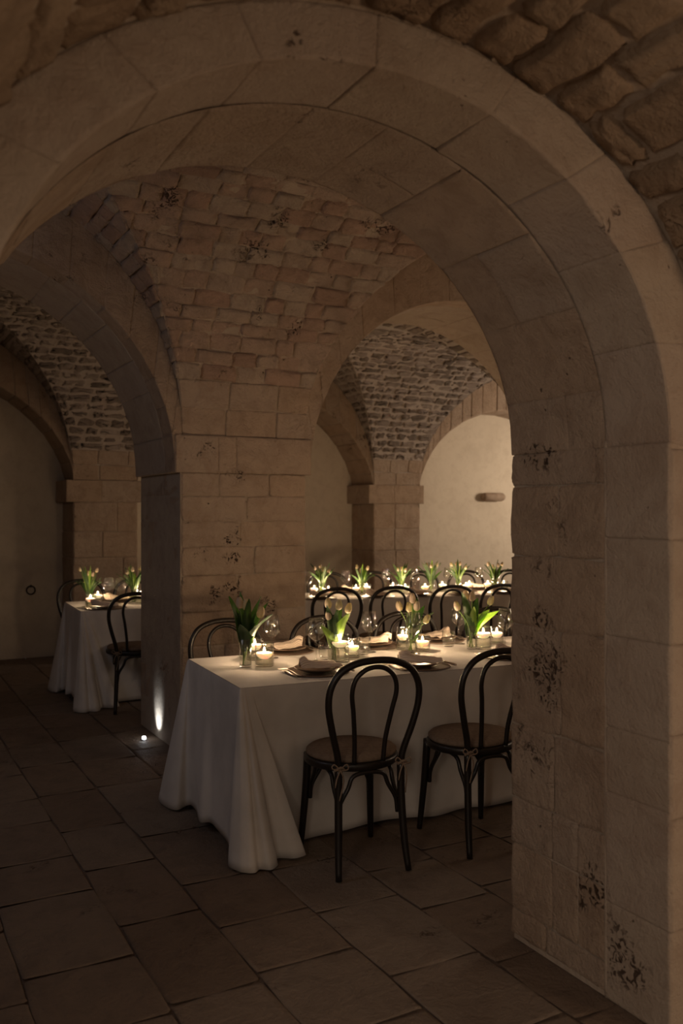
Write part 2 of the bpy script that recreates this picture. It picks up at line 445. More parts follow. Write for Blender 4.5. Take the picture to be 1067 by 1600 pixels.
# ---- wall_front: the thick near wall with the arch we look through
IN1 = Ell(1.105, 1.70, .925, .84); EX1 = Ell(1.12, 1.66, 1.13, 1.0)
wf = obj('wall_front', comb(-2.9, 5.2, 3.9, 1.806, 2.494, [(Ell(1.105, 1.70, .930, .845), .175, 2.035)]), 'mortar', None, False)
tag(wf, 'thick limestone wall pierced by the big round arch nearest to us', 'arch wall', None, 'structure')
SEAM = 2.05
thf = [0]
for k in (.42, .40, .36, .38, .46, .40, .36, .38, .40, .36): thf.append(thf[-1]+k)
thf = [t*PI/thf[-1] for t in thf]
for i in range(len(thf)-1):
    a, b = thf[i], thf[i+1]
    stone('voussoir', [(soffit(IN1), [(1.80, a), (SEAM, a), (SEAM, b), (1.80, b)]),
                       (ringface(IN1, EX1, 1.80, -1), [(-.0, a), (1.04, a), (1.04, b), (0, b)])], 'smooth', wf,
          gap=.0, bev=.004, proud=0, depth=.0035, rough=.003, nu=3, nv=8)
IN1b = Ell(1.105, 1.70, .921, .835)
thb = [0]
while thb[-1] < PI-.15: thb.append(thb[-1]+RND.uniform(.21, .34))
thb = [t*PI/thb[-1] for t in thb]
for i in range(len(thb)-1):
    a, b = thb[i], thb[i+1]
    yc = [SEAM, 2.50] if i % 2 else [SEAM, RND.uniform(2.2, 2.34), 2.50]
    for j in range(len(yc)-1):
        pr = [(soffit(IN1b), [(yc[j], a), (yc[j+1], a), (yc[j+1], b), (yc[j], b)])]
        if j == len(yc)-2: pr.append((ringface(IN1b, Ell(1.105, 1.70, 1.2, 1.15), 2.50, 1), [(0, a), (1, a), (1, b), (0, b)]))
        stone('voussoir', pr, 'ashlar', wf, gap=.0, bev=.005, proud=RND.uniform(-.002, .003), depth=.0035, rough=.004, nu=3, nv=5)
for X, sg in ((2.03, -1), (.18, 1)):
    s = plane_x(X, sg); s2 = plane_x(X+sg*.004, sg)
    zf = [0, .30, .64, .84, 1.12, 1.42, 1.70]
    courses_flat(wf, s, 1.80, SEAM, zf, .3, .3, 'smooth', fixed=[[1.80, SEAM]]*6, gap=.0, bev=.004, nu=3, nv=4, rough=.003, depth=.0035)
    zb = [0.02, .11, .34, .50, .76, 1.11, 1.35, 1.59, 1.70]
    fx = [[SEAM, 2.32, 2.50], [SEAM, 2.17, 2.29, 2.50], [SEAM, 2.17, 2.29, 2.50], [SEAM, 2.28, 2.50], [SEAM, 2.25, 2.50], [SEAM, 2.50], [SEAM, 2.26, 2.50], [SEAM, 2.09, 2.50]]
    courses_flat(wf, s2, SEAM, 2.50, zb, .2, .4, 'ashlar', fixed=fx, gap=.0, bev=.006, nu=3, nv=4, rough=.006, jit=.006, depth=.004)
def bead(parent, pts, r):
    P = []
    for i in range(len(pts)-1):
        a, b = Vector(pts[i]), Vector(pts[i+1]); n = max(2, int((b-a).length/.05))
        for k in range(n):
            p = a+(b-a)*k/n; q = p*7; P.append(p+Vector((0, .004*noise.noise(q), .004*noise.noise(q+Vector((5, 0, 0))))))
    P.append(Vector(pts[-1]))
    obj('mortar_joint', tube(P, [r*(.75+.5*abs(noise.noise(p*13))) for p in P], 6, 1, False), 'mortar', parent)
bead(wf, [(2.0345, SEAM, 0), (2.0345, SEAM, 1.72)], .009)
bead(wf, [(2.033, 2.25, .78), (2.033, 2.25, 1.10)], .006)
bead(wf, [(2.033, 2.28, .34), (2.033, 2.28, .50), (2.033, 2.17, .50)], .006)
bead(wf, [(2.033, 2.17, .12), (2.033, 2.17, .34), (2.033, 2.49, .345)], .006)
bead(wf, [(2.033, 2.26, 1.36), (2.033, 2.26, 1.585)], .006)
courses_flat(wf, plane_y(1.80, -1), 2.03, 3.2, [0, .30, .62, .86, 1.12, 1.42, 1.68], .28, .5, 'smooth', gap=.0, bev=.005, rough=.003, depth=.0035)
courses_flat(wf, plane_y(1.80, -1), -.9, .18, [0, .30, .62, .86, 1.12, 1.42, 1.68], .28, .5, 'smooth', gap=.0, bev=.005, rough=.003, depth=.0035)
# ---- ceiling_front: rubble barrel over the bay where the camera stands
H2 = 3.4
def nb_lo(v): return 1.80-H2*(1-abs(math.cos(v)))
def side_web(e):     # the two webs that meet the barrel in groins, axis along X
    def f(u, v):
        n = Vector((0, -math.cos(v)/H2, -math.sin(v)/1.0)).normalized()
        return Vn(u, 1.80-H2*(1-math.cos(v)), 1.66+math.sin(v))-n*e, n
    return f
cf = obj('ceiling_front', join([grid(lambda u, v: (lambda p: (Vn(p[0], u, p[1]), EX1.n_in(v)))(Ell(1.12, 1.66, 1.145, 1.015).pt(v)), nb_lo, 1.82, 0, PI, 12, 64),
    grid(side_web(.014), -2.9, lambda v: 1.12-1.13*math.cos(v), 0, PI/2, 10, 40), grid(side_web(.014), lambda v: 1.12+1.13*math.cos(v), 5.2, 0, PI/2, 10, 40)]), 'mortar')
tag(cf, 'rough rubble stone vault overhead in front of the nearest arch', 'vault', None, 'structure')
arc = [0]
while arc[-1] < PI-.1: arc.append(arc[-1]+RND.uniform(.10, .17))
arc = [t*PI/arc[-1] for t in arc]
r = web_stones(cf, soffit(EX1), arc, lambda v: max(nb_lo(v), -1.2), lambda v: 1.80, .16, .34, 'rubble', name='rubble_stone',
               gap=.012, bev=.014, rough=.010, jit=.02, pr=.009, nu=4, nv=3, vis=lambda p: p.y > .1)
hs = [0]
while hs[-1] < PI/2-.06: hs.append(hs[-1]+.15/math.hypot(H2*math.sin(hs[-1]+.03), math.cos(hs[-1])))
hs[-1] = PI/2
for lo_, hi_ in ((lambda v: -1.6, lambda v: 1.12-1.13*math.cos(v)), (lambda v: 1.12+1.13*math.cos(v), lambda v: 3.4)):
    r += web_stones(cf, side_web(0), hs, lo_, hi_, .18, .34, 'rubble', joined=True, gap=.012, bev=.014, rough=.010, jit=.02, pr=.009, nu=3, nv=2)
if r: tag(obj('distant_stones', join(r), 'rubble', cf), kind='stuff')

# ---- wall_middle: piers and arches between the second and third bay
Y0, Y1 = 5.36, 6.25
XC = [.42, 3.95, 7.48]; ZI, ZV = 1.746, 1.98; HB = 1.43
INT = [Ell(x, ZI, 1.30, 1.30) for x in XC]; LUN = [Ell(x, ZV, 1.34, HB) for x in XC]
wm = obj('wall_middle', comb(-3.0, 9.3, 3.9, Y0+.006, Y1-.006, [(Ell(e.xc, e.zs, 1.306, 1.306), e.xc-1.334, e.xc+1.334) for e in INT]), 'mortar', None, False)
tag(wm, 'warm lit limestone pier with round arches springing from both its sides', 'pier wall', None, 'structure')
zc = [0, .22, .45, .66, .87, 1.10, 1.28, 1.44, 1.60, ZI]
def pier(parent, x0, x1, ya, yb, z, mm, full=True, **k):
    courses_flat(parent, plane_y(ya, -1), x0, x1, z, .24, .5, mm, **k)
    courses_flat(parent, plane_x(x0, -1), ya, yb, z, .24, .45, mm, **{**k, 'gap': .006, 'depth': .008, 'rough': .007})
    if full: courses_flat(parent, plane_x(x1, 1), ya, yb, z, .3, .5, mm, **k)
    if full: courses_flat(parent, plane_y(yb, 1), x0, x1, z, .3, .5, mm, **k)
pier(wm, 1.76, 2.61, Y0, Y1, zc, 'ashlar', gap=.0, bev=.005, rough=.004, jit=.004, nu=3, nv=3, depth=.0035)
# impost course, a little wider than the pier
def impost(parent, x0, x1, ya, yb, z0, z1, mm, fr):
    xs = [x0+(x1-x0)*f for f in fr]
    for i in range(len(xs)-1):
        pr = [(plane_y(ya, -1), [(xs[i], z0), (xs[i+1], z0), (xs[i+1], z1), (xs[i], z1)])]
        if i == 0: 
            pr.append((plane_x(x0, -1), [(ya, z0), (yb, z0), (yb, z1), (ya, z1)]))
        if i == len(xs)-2: pr.append((plane_x(x1, 1), [(ya, z0), (yb, z0), (yb, z1), (ya, z1)]))
        pr.append((lambda u, v: (Vn(u, v, z0), Vn(0, 0, -1)), [(xs[i], ya), (xs[i+1], ya), (xs[i+1], yb), (xs[i], yb)]))
        pr.append((lambda u, v: (Vn(u, v, z1), Vn(0, 0, 1)), [(xs[i], ya), (xs[i+1], ya), (xs[i+1], ya+.06), (xs[i], ya+.06)]))
        stone('impost_stone', pr, mm, parent, gap=.0, bev=.005, proud=0, depth=.004, rough=.003, nu=3, nv=2)
impost(wm, 1.718, 2.652, Y0-.012, Y1+.0, ZI, ZV, 'ashlar', [0, .30, .43, 1])
RINGW = {}
for ai, (ei, eo) in enumerate(zip(INT, LUN)):
    if ai == 2: continue
    th = [0]
    while th[-1] < PI-.05: th.append(th[-1]+RND.uniform(.14, .24))
    th = [t*PI/th[-1] for t in th]
    for i in range(len(th)-1):
        a, b = th[i], th[i+1]
        stone('voussoir', [(ringface(ei, eo, Y0, -1), [(0, a), (1.03, a), (1.03, b), (0, b)]), (soffit(ei), [(Y0, a), (Y0+.2, a), (Y0+.2, b), (Y0, b)])],
              'ashlar', wm, gap=.0, bev=.005, proud=RND.uniform(-.002, .002), rough=.003, nu=3, nv=2, depth=.0035)
    th = [0]
    while th[-1] < PI-.05: th.append(th[-1]+RND.uniform(.16, .26))
    th = [t*PI/th[-1] for t in th]
    for i in range(len(th)-1):
        a, b = th[i], th[i+1]
        yc = [Y0+.2]+([RND.uniform(5.82, 6.0)] if i % 2 else [])+[Y1]
        for j in range(len(yc)-1):
            stone('voussoir', [(soffit(ei), [(yc[j], a), (yc[j+1], a), (yc[j+1], b), (yc[j], b)])], 'smooth', wm,
                  gap=.0, bev=.005, proud=RND.uniform(-.002, .002), rough=.003, nu=2, nv=2, depth=.0035)

# ---- groin vaults: barrel webs (axis X) and cross webs (axis Y), the groins run from pier corners
def barrel(yw, sg, zs, h, r):     # sg=+1: springs from a far wall at yw and curves toward the camera
    def f(u, v):
        return Vn(u, yw-sg*h*(1-math.cos(v)), zs+r*math.sin(v)), Vn(0, -sg*math.cos(v), -math.sin(v)).normalized()
    return f
def cross(xw, sx, zs, a, r):      # springs from x = xw; sx=+1 curves toward +X
    def f(u, v):
        return Vn(xw+sx*a*(1-math.cos(v)), u, zs+r*math.sin(v)), Vn(sx*math.cos(v), 0, -math.sin(v)).normalized()
    return f
def vault_back(piers, hw, ya, yb, zs, r, plain=False):
    """backing surfaces of a row of groin vaults between walls ya (near) and yb (far)"""
    h = (yb-ya)/2; sp = piers[1]-piers[0]; a = sp/2-hw; parts = []; e = .007
    for xp in piers:
        for sg, yw in ((1, yb+e), (-1, ya-e))[:1 if plain else 2]:
            parts.append(grid(barrel(yw, sg, zs, h+e, r+e), lambda v: xp-hw-a*(1-math.cos(v)), lambda v: xp+hw+a*(1-math.cos(v)), 0, PI/2, 12, 20))
        for sx in (1, -1):
            f = cross(xp+sx*(hw-e), sx, zs, a+e, r+e)
            parts.append(grid(f, lambda v: yb-h*(1-math.cos(v)), yb+e, 0, PI/2, 8, 20))
            if not plain: parts.append(grid(f, ya-e, lambda v: ya+h*(1-math.cos(v)), 0, PI/2, 8, 20))
    return join(parts)
cm = obj('ceiling_middle', join([vault_back([-1.345, 2.185, 5.715], .425, 2.50, Y0, ZV, HB, True), grid(barrel(2.49, -1, 2.62, 1.44, .81), -3.1, 9.3, 0, PI/2, 40, 14)]), 'mortar')
tag(cm, 'stone groin vault with pinkish courses rising from the warm lit pier', 'vault', None, 'structure')
bm_ = barrel(Y0, 1, ZV, HB, HB); aa = 1.34
hs = [0, math.asin(.17/HB), math.asin(.34/HB)]
while hs[-1] < PI/2-.05: hs.append(hs[-1]+RND.uniform(.050, .080))
hs[-1] = PI/2
lo = lambda v: 1.76-aa*(1-math.cos(v)); hi = lambda v: 2.61+aa*(1-math.cos(v))
web_stones(cm, bm_, hs[:3], lo, hi, .22, .42, 'ashlar', name='vault_stone', gap=.0, bev=.005, rough=.004, jit=.003, pr=.003, nu=3, depth=.004)
rest = web_stones(cm, bm_, hs[2:], lo, hi, .12, .27, 'vault', gap=.001, bev=.009, rough=.013, jit=.014, pr=.010, nu=3, nv=2, depth=.006,
           vis=lambda p: -40 < px_of(p)[0] < 860 and px_of(p)[1] > 200)
cw = cross(1.76, -1, ZV, aa, HB)
rest += web_stones(cm, cw, hs, lambda v: Y0-HB*(1-math.cos(v)), lambda v: Y0, .14, .28, 'vault', gap=.001, bev=.009, rough=.013, jit=.014, pr=.010, nu=3, nv=2, depth=.006,
           vis=lambda p: -40 < px_of(p)[0] < 400 and px_of(p)[1] > 200)
cw = cross(2.61, 1, ZV, aa, HB)
rest += web_stones(cm, cw, hs, lambda v: Y0-HB*(1-math.cos(v)), lambda v: Y0, .16, .30, 'vault', joined=True)
tag(obj('distant_stones', join(rest), 'vault', cm), kind='stuff')

# ---- wall_back: the third bay ends in piers with blind arches over plaster
YB = 9.11; YP = 9.64; ZJ, ZW = 1.60, 1.82; PB = [-1.26, 2.20, 5.66, 9.12]; HWB = .325; AB = 1.405; RB = 1.5
XB = [.47, 3.93, 7.39]
INB = [Ell(XB[0], ZJ, 1.45, 1.27), Ell(XB[1], ZJ, 1.43, 1.25), Ell(XB[2], ZJ, 1.44, 1.20)]
wb = obj('wall_back', comb(-3.0, 9.5, 3.9, YB+.006, YP, [(Ell(e.xc, e.zs, e.a+.006, e.b+.006), e.xc-AB-.006, e.xc+AB+.006) for e in INB]), 'mortar', None, False)
tag(wb, 'far limestone piers and blind arches in front of the plastered wall', 'pier wall', None, 'structure')
wp = obj('wall_plaster', box(-3.2, 9.6, YP, YP+.2, 0, 3.9), 'plaster', None, False)
tag(wp, 'smooth cream plastered wall at the very end of the hall', 'wall', None, 'structure')
zb2 = [0, .26, .52, .78, 1.04, 1.30, ZJ]
for xp in (2.20, 5.66):
    pier(wb, xp-HWB, xp+HWB, YB, YP, zb2, 'ashlar', full=False, gap=.0, bev=.006, rough=.005, jit=.004, depth=.004)
    impost(wb, xp-HWB-.07, xp+HWB+.05, YB-.012, YP, ZJ, ZW, 'ashlar', [0, .45, 1])
for ai, e in enumerate(INB):
    eo = Ell(e.xc, ZW, AB, RB)
    th = [0]
    while th[-1] < PI-.05: th.append(th[-1]+RND.uniform(.10, .17))
    th = [t*PI/th[-1] for t in th]
    for i in range(len(th)-1):
        a, b = th[i], th[i+1]
        stone('voussoir', [(ringface(e, eo, YB, -1), [(0, a), (1.02, a), (1.02, b), (0, b)]), (soffit(e), [(YB, a), (YP, a), (YP, b), (YB, b)])],
              'ashlar', wb, gap=.005, bev=.006, proud=RND.uniform(-.002, .004), rough=.004, nu=2, nv=1, depth=.01)
cb = obj('ceiling_back', vault_back(PB[:4], HWB, Y1, YB, ZW, RB), 'mortarl')
tag(cb, 'far groin vault of small dark stones in pale mortar', 'vault', None, 'structure')
hs = [0, math.asin(.15/RB), math.asin(.30/RB)]
while hs[-1] < PI/2-.05: hs.append(hs[-1]+RND.uniform(.046, .068))
hs[-1] = PI/2
rest = []
def seen3(p):
    x, y = px_of(p)
    if 495 < x < 800 and y > 500: return ((x-630)/170)**2 < 1.2
    return 95 < x < 225 and y > 560
for xp in (2.20, 5.66):
    f = barrel(YB, 1, ZW, HB, RB)
    lo = lambda v: xp-HWB-AB*(1-math.cos(v)); hi = lambda v: xp+HWB+AB*(1-math.cos(v))
    web_stones(cb, f, hs[:3], lo, hi, .2, .35, 'ashlar', gap=.0, bev=.005, pr=.003, depth=.008)
    rest += web_stones(cb, f, hs[2:], lo, hi, .11, .24, 'vaultb', gap=.012, bev=.014, rough=.016, jit=.030, pr=.006, nu=2, nv=2, depth=.014,
                       vis=seen3)
    for sx in (1, -1):
        f = cross(xp+sx*HWB, sx, ZW, AB, RB)
        rest += web_stones(cb, f, hs, lambda v: YB-HB*(1-math.cos(v)), lambda v: YB, .12, .24, 'vaultb', joined=True, gap=.018, bev=.012, rough=.010, jit=.022, pr=.006, nu=1, nv=1)
        rest += web_stones(cb, f, hs, lambda v: Y1, lambda v: Y1+HB*(1-math.cos(v)), .12, .24, 'vaultb', joined=True, gap=.018, bev=.012, rough=.010, jit=.022, pr=.006, nu=1, nv=1)
tag(obj('distant_stones', join(rest), 'vaultb', cb), kind='stuff')
# ---- the ends of the hall
wl = obj('wall_left', box(-3.2, -3.0, 2.5, 9.8, 0, 3.9), 'plaster', None, False); tag(wl, 'plastered end wall beyond the arch with the smaller table', 'wall', None, 'structure')
wr = obj('wall_right', box(9.3, 9.5, 2.4, 9.8, 0, 3.9), 'plaster', None, False); tag(wr, 'plastered end wall behind the lit bay', 'wall', None, 'structure')

# ================================================================== FURNITURE
TH = .745
def make_table(name_label, ox, oy, rot, L, W, group):
    t = empty('banquet_table', (ox, oy, 0), rot)
    tag(t, name_label, 'table', group)
    obj('tabletop', box(.01, L-.01, .01, W-.01, TH-.035, TH-.006), 'tabletop', t, False)
    for x in (.25, L-.25):
        for y in (.12, W-.12):
            obj('leg', tube([(x, y, 0), (x, y, TH-.035)], .016, 8, 1), 'iron', t)
    return t
def make_cloth(label, ox, oy, rot, L, W, inset, seed):
    rd = random.Random(seed)
    C = []   # (top x, y, bottom x, y, z)
    # near left corner: a big pinched fold whose flap lies over the front
    lobe = [(.55, 0, .56, inset, .012), (.40, 0, .44, inset*.95, .010), (.26, 0, .33, inset*.8, .012), (.15, 0, .22, .085, .012), (.085, 0, .165, .050, .012),
            (.065, 0, .15, .010, .012), (.052, 0, .20, -.015, .010), (.040, 0, .268, -.048, .010), (.034, 0, .272, -.066, .010), (.027, 0, .215, -.078, .008), (.021, 0, .160, -.050, .008),
            (.017, 0, .132, -.062, .008), (.014, 0, .125, -.110, .005), (.010, 0, .085, -.142, .004), (.007, 0, .045, -.118, .005), (.004, 0, .015, -.140, .004), (.001, .0, -.025, -.115, .004), (0, .003, -.060, -.04, .006),
            (0, .03, -.036, .03, .022), (0, .10, -.012, .12, .045)]
    side = [(0, W*.35, -.016, W*.33, .052), (0, W*.5, -.020, W*.44, .055), (0, W*.58, -.052, W*.50, .045), (0, W*.70, -.040, W*.60, .040), (0, W*.84, -.018, W*.72, .040)]
    far = [(0, W-.05, -.018, W-.13, .035), (0, W-.02, -.040, W-.09, .020), (0, W-.012, -.085, W-.10, .010), (0, W-.006, -.118, W-.02, .006), (0, W, -.125, W+.10, .004),
           (.003, W, -.10, W+.19, .004), (.008, W, -.02, W+.215, .006), (.015, W, .05, W+.15, .008), (.03, W, .07, W+.04, .02), (.10, W, .16, W-.06, .05)]
    C = lobe+side+far
    n = int(L/.22)
    for i in range(1, n): C.append((L*i/n, W, L*i/n, W-.14+rd.uniform(-.02, .02), .030))
    # right end mirrored, simpler
    C += [(L-.05, W, L-.04, W+.04, .03), (L-.01, W, L-.02, W+.14, .006), (L, W, L+.08, W+.12, .004), (L, W-.02, L+.09, W+.01, .008), (L, W-.2, L+.03, W-.2, .045),
          (L, W*.5, L+.045, W*.5, .05), (L, .2, L+.03, .2, .045), (L, .02, L+.09, .02, .008), (L, 0, L+.09, -.09, .004), (L-.01, 0, L-.0, -.12, .006), (L-.05, 0, L-.06, -.02, .02), (L-.2, 0, L-.22, inset*.7, .02)]
    m = int((L-.8)/.16)
    for i in range(m, 0, -1): C.append((.55+(L-.8)*i/(m+.5), 0, .56+(L-.8)*i/(m+.5), inset+rd.uniform(-.022, .022), .012+rd.uniform(0, .014)))
    C.append(C[0])
    sub = 5; B = catmull([c[2:] for c in C], sub)
    T = []
    for i in range(len(C)-1):
        for k in range(sub):
            t = k/sub; T.append((C[i][0]*(1-t)+C[i+1][0]*t, C[i][1]*(1-t)+C[i+1][1]*t))
    B = B[:-1]; K = len(T)
    rows = [0, .006, .02, .05, .1, .17, .25, .35, .45, .55, .66, .77, .88, .95, 1]
    V, F = [], []
    for ri, t in enumerate(rows):
        for k in range(K):
            tx, ty = T[k]; bx, by, bz = B[k]
            z = TH+(bz-TH)*t
            f = t**.92 if by < .25*W and bx > .3 and bx < L-.2 else t
            if by > -.01 and by < .3 and .3 < bx < L-.3: f = min(1, t*1.25)**.85     # pushed in by the chair seats
            e = .004*min(1, t*40)
            cx, cy = L/2, W/2
            if W-.3 < by < W-.02 and .3 < bx < L-.3: f = min(1, t*1.25)**.85
            x = tx+(bx-tx)*f; y = ty+(by-ty)*f
            wv = .006*noise.noise(Vector((bx*7, by*7, t*1.6+seed)))*min(1, t*3)
            x += wv+(e if tx >= L-.001 else -e if tx <= .001 else 0); y += wv+(e if ty >= W-.001 else -e if ty <= .001 else 0)
            V.append((x, y, z if ri else TH))
    for r_ in range(len(rows)-1):
        for k in range(K):
            a, b = r_*K+k, r_*K+(k+1) % K; F.append((a, b, b+K, a+K))
    # top: grid-free fan through a centre line keeps it flat
    ring = list(range(K)); F.append(tuple(ring))
    o = obj('tablecloth', (V, F), 'cloth')
    for p in o.data.polygons:
        if len(p.vertices) > 4: p.use_smooth = False
    o.location = (ox, oy, 0); o.rotation_euler = (0, 0, rot)
    md = o.modifiers.new('thick', 'SOLIDIFY'); md.thickness = .0015; md.offset = 1
    tag(o, label, 'tablecloth', 'white tablecloths falling to the floor'); return o
R1 = math.radians(-3.5); T1 = (1.44, 3.588, R1, 2.5, .84)
R2 = math.radians(-11); T2 = (3.27, 6.88, R2, 2.2, .72)
R3 = math.radians(-3); T3 = (1.485, 6.93, R3, 1.62, .80)
make_table('banquet table hidden under the white cloth nearest to us', *T1, 'banquet tables under white cloths')
make_table('banquet table hidden under the cloth beyond the pier arch', *T2, 'banquet tables under white cloths')
make_table('banquet table hidden under the cloth beside the dark wall ring', *T3, 'banquet tables under white cloths')
make_cloth('floor-length white cloth with a pinched corner fold on the nearest table', *T1, .13, 3)
make_cloth('white cloth on the far table in front of the cream wall', *T2, .02, 5)
make_cloth('white cloth on the small dark table behind the uplit pier', *T3, .14, 9)

# ---- bentwood chair
def make_chair():
    t = empty('bentwood_chair')
    w = 'wood'
    hoop = [(-.142, -.195, .44), (-.150, -.203, .50), (-.182, -.225, .61), (-.203, -.240, .71), (-.196, -.250, .79), (-.155, -.258, .852), (-.085, -.262, .884), (0, -.263, .893)]
    hoop = hoop+[(-x, y, z) for x, y, z in reversed(hoop[:-1])]
    obj('back_frame', tube(hoop, .0145, 10, 5), w, t)
    inn = [(-.066, -.182, .455), (-.070, -.195, .55), (-.086, -.222, .67), (-.100, -.240, .755), (-.088, -.249, .815), (-.050, -.255, .852), (0, -.257, .864)]
    inn = inn+[(-x, y, z) for x, y, z in reversed(inn[:-1])]
    obj('inner_hoop', tube(inn, .0105, 8, 5), w, t)
    for s in (-1, 1):
        obj('leg', tube([(s*.142, -.195, .455), (s*.143, -.198, .30), (s*.150, -.215, .12), (s*.158, -.238, 0)], [.0165, .0165, .0155, .013], 10, 4), w, t)
        obj('leg', tube([(s*.150, .145, .43), (s*.156, .155, .28), (s*.166, .172, .10), (s*.172, .182, 0)], [.019, .017, .015, .0125], 10, 4), w, t)
    def seatfn(r, z, a):
        return r*(1+.02*math.cos(2*a))*(1-.06*max(0, -math.sin(a))), z
    obj('seat_frame', lathe([(.150, .418), (.196, .418), (.204, .425), (.205, .445), (.199, .452), (.15, .452)], 40, True, True, seatfn), w, t)
    obj('seat_cushion', lathe([(.10, .450), (.188, .452), (.197, .460), (.197, .470), (.186, .480), (.14, .487), (.07, .490), (.001, .491)], 40, True, True, seatfn), 'pad', t)
    # arched bracing between neighbouring legs
    def brace(p, q, zl, zt):
        p, q = Vector(p), Vector(q); mid = (p+q)/2; out = Vector((mid.x, mid.y, 0)).normalized()*.012
        pts = [(p.x, p.y, zl), (p*.97+q*.03).to_tuple()[:2]+(zl+.06,), (p*.84+q*.16).to_tuple()[:2]+((zl+zt*2)/3,),
               tuple((mid*.5+p*.5).to_tuple()[:2])+(zt-.012,), (mid.x, mid.y, zt), tuple((mid*.5+q*.5).to_tuple()[:2])+(zt-.012,),
               (q*.84+p*.16).to_tuple()[:2]+((zl+zt*2)/3,), (q*.97+p*.03).to_tuple()[:2]+(zl+.06,), (q.x, q.y, zl)]
        return tube(pts, .0095, 7, 4)
    RL, RR, FL, FR = (-.145, -.19, 0), (.145, -.19, 0), (-.155, .145, 0), (.155, .145, 0)
    for a, b in ((RL, RR), (FL, FR), (RL, FL), (RR, FR)):
        obj('brace', brace(Vector(a)*.93, Vector(b)*.93, .23, .412), w, t)
    for s in (-1, 1):
        x, y, z = s*.143, -.207, .452
        a = tube([(x-.022, y, z-.012), (x, y-.012, z+.004), (x+.022, y, z-.010)], .0055, 6, 3)
        loops = [tube([(x, y-.010, z-.006), (x-.028, y-.014, z+.020), (x-.036, y-.012, z+.004), (x, y-.012, z-.010)], .0032, 5, 3),
                 tube([(x, y-.010, z-.006), (x+.026, y-.014, z+.016), (x+.034, y-.012, z-.006), (x, y-.012, z-.010)], .0032, 5, 3),
                 tube([(x, y-.012, z-.006), (x-.018, y-.018, z-.04), (x-.024, y-.016, z-.075)], .0034, 5, 3),
                 tube([(x, y-.012, z-.006), (x+.012, y-.018, z-.05), (x+.006*s, y-.016, z-.13)], .0034, 5, 3)]
        obj('ribbon_tie', join([a]+loops), 'ribbon', t)
    return t
proto = make_chair(); used = [False]
def chair(x, y, rot, label, group):
    o = copy_tree(proto) if used[0] else proto; used[0] = True
    o.location = (x, y, 0); o.rotation_euler = (0, 0, rot); tag(o, label, 'chair', group); return o
def tl(T, x, y):
    ox, oy, r = T[:3]; return ox+math.cos(r)*x-math.sin(r)*y, oy+math.sin(r)*x+math.cos(r)*y
def chair_back_at(px, Y, rot, label, group, sgn=1):   # hoop centre at depth Y seen over px
    x, y, v = ray(px, 800); t = Y/y; hx, hy = x*t, Y
    chair(hx-math.sin(rot)*.25*1, hy+math.cos(rot)*.25, rot, label, group)
g1 = 'bentwood chairs around the nearest table'; g2 = 'bentwood chairs around the far table'; g3 = 'bentwood chairs around the small dark table'
chair(1.895, 3.425, math.radians(-6), 'dark bentwood chair with tied linen pad, wholly in view before the nearest cloth', g1)
chair(2.50, 3.375, math.radians(-4), 'dark bentwood chair on the near side, half cut off by the big pier', g1)
back = [(352, 4.72, 'dark bentwood chair behind the nearest table, close to the pier and its first vase'),
        (507, 4.60, 'dark bentwood chair behind the nearest table and its second tulip vase'),
        (634, 4.56, 'dark bentwood chair behind the nearest table and its third tulip vase'),
        (772, 4.50, 'dark bentwood chair behind the nearest table and its last tulip vase')]
for px, Y, lb in back:
    chair_back_at(px, Y, PI+math.radians(-5+RND.uniform(-5, 5)), lb, g1)
for px, Y, lb in [(527, 6.26, 'first bentwood chair beside the pier, turned away, before the far table'),
                  (616, 6.17, 'second bentwood chair from the pier, turned away, before the far table'),
                  (707, 6.02, 'third bentwood chair from the pier, turned away, before the far table'),
                  (784, 5.94, 'fourth bentwood chair from the pier, turned away, before the far table')]:
    chair_back_at(px, Y, math.radians(-8+RND.uniform(-4, 4)), lb, g2)
for px, Y, lb in [(512, 7.90, 'bentwood chair facing us beyond the far table, nearest to the pier'),
                  (584, 7.78, 'bentwood chair facing us beyond the far table, between its second and third vases'),
                  (656, 7.62, 'bentwood chair facing us beyond the far table, behind its fourth vase'),
                  (728, 7.48, 'bentwood chair facing us beyond the far table, behind its fifth vase'),
                  (797, 7.36, 'bentwood chair facing us beyond the far table, behind its last vase')]:
    chair_back_at(px, Y, PI+math.radians(-10+RND.uniform(-4, 4)), lb, g2)
chair_back_at(214, 6.60, math.radians(-10), 'bentwood chair turned away from us at the small dark table', g3)
chair_back_at(127, 8.10, PI+math.radians(4), 'bentwood chair behind the small dark table, beyond its vase', g3)
chair_back_at(214, 8.05, PI+math.radians(-4), 'bentwood chair behind the small dark table, mostly hidden by the pier', g3)

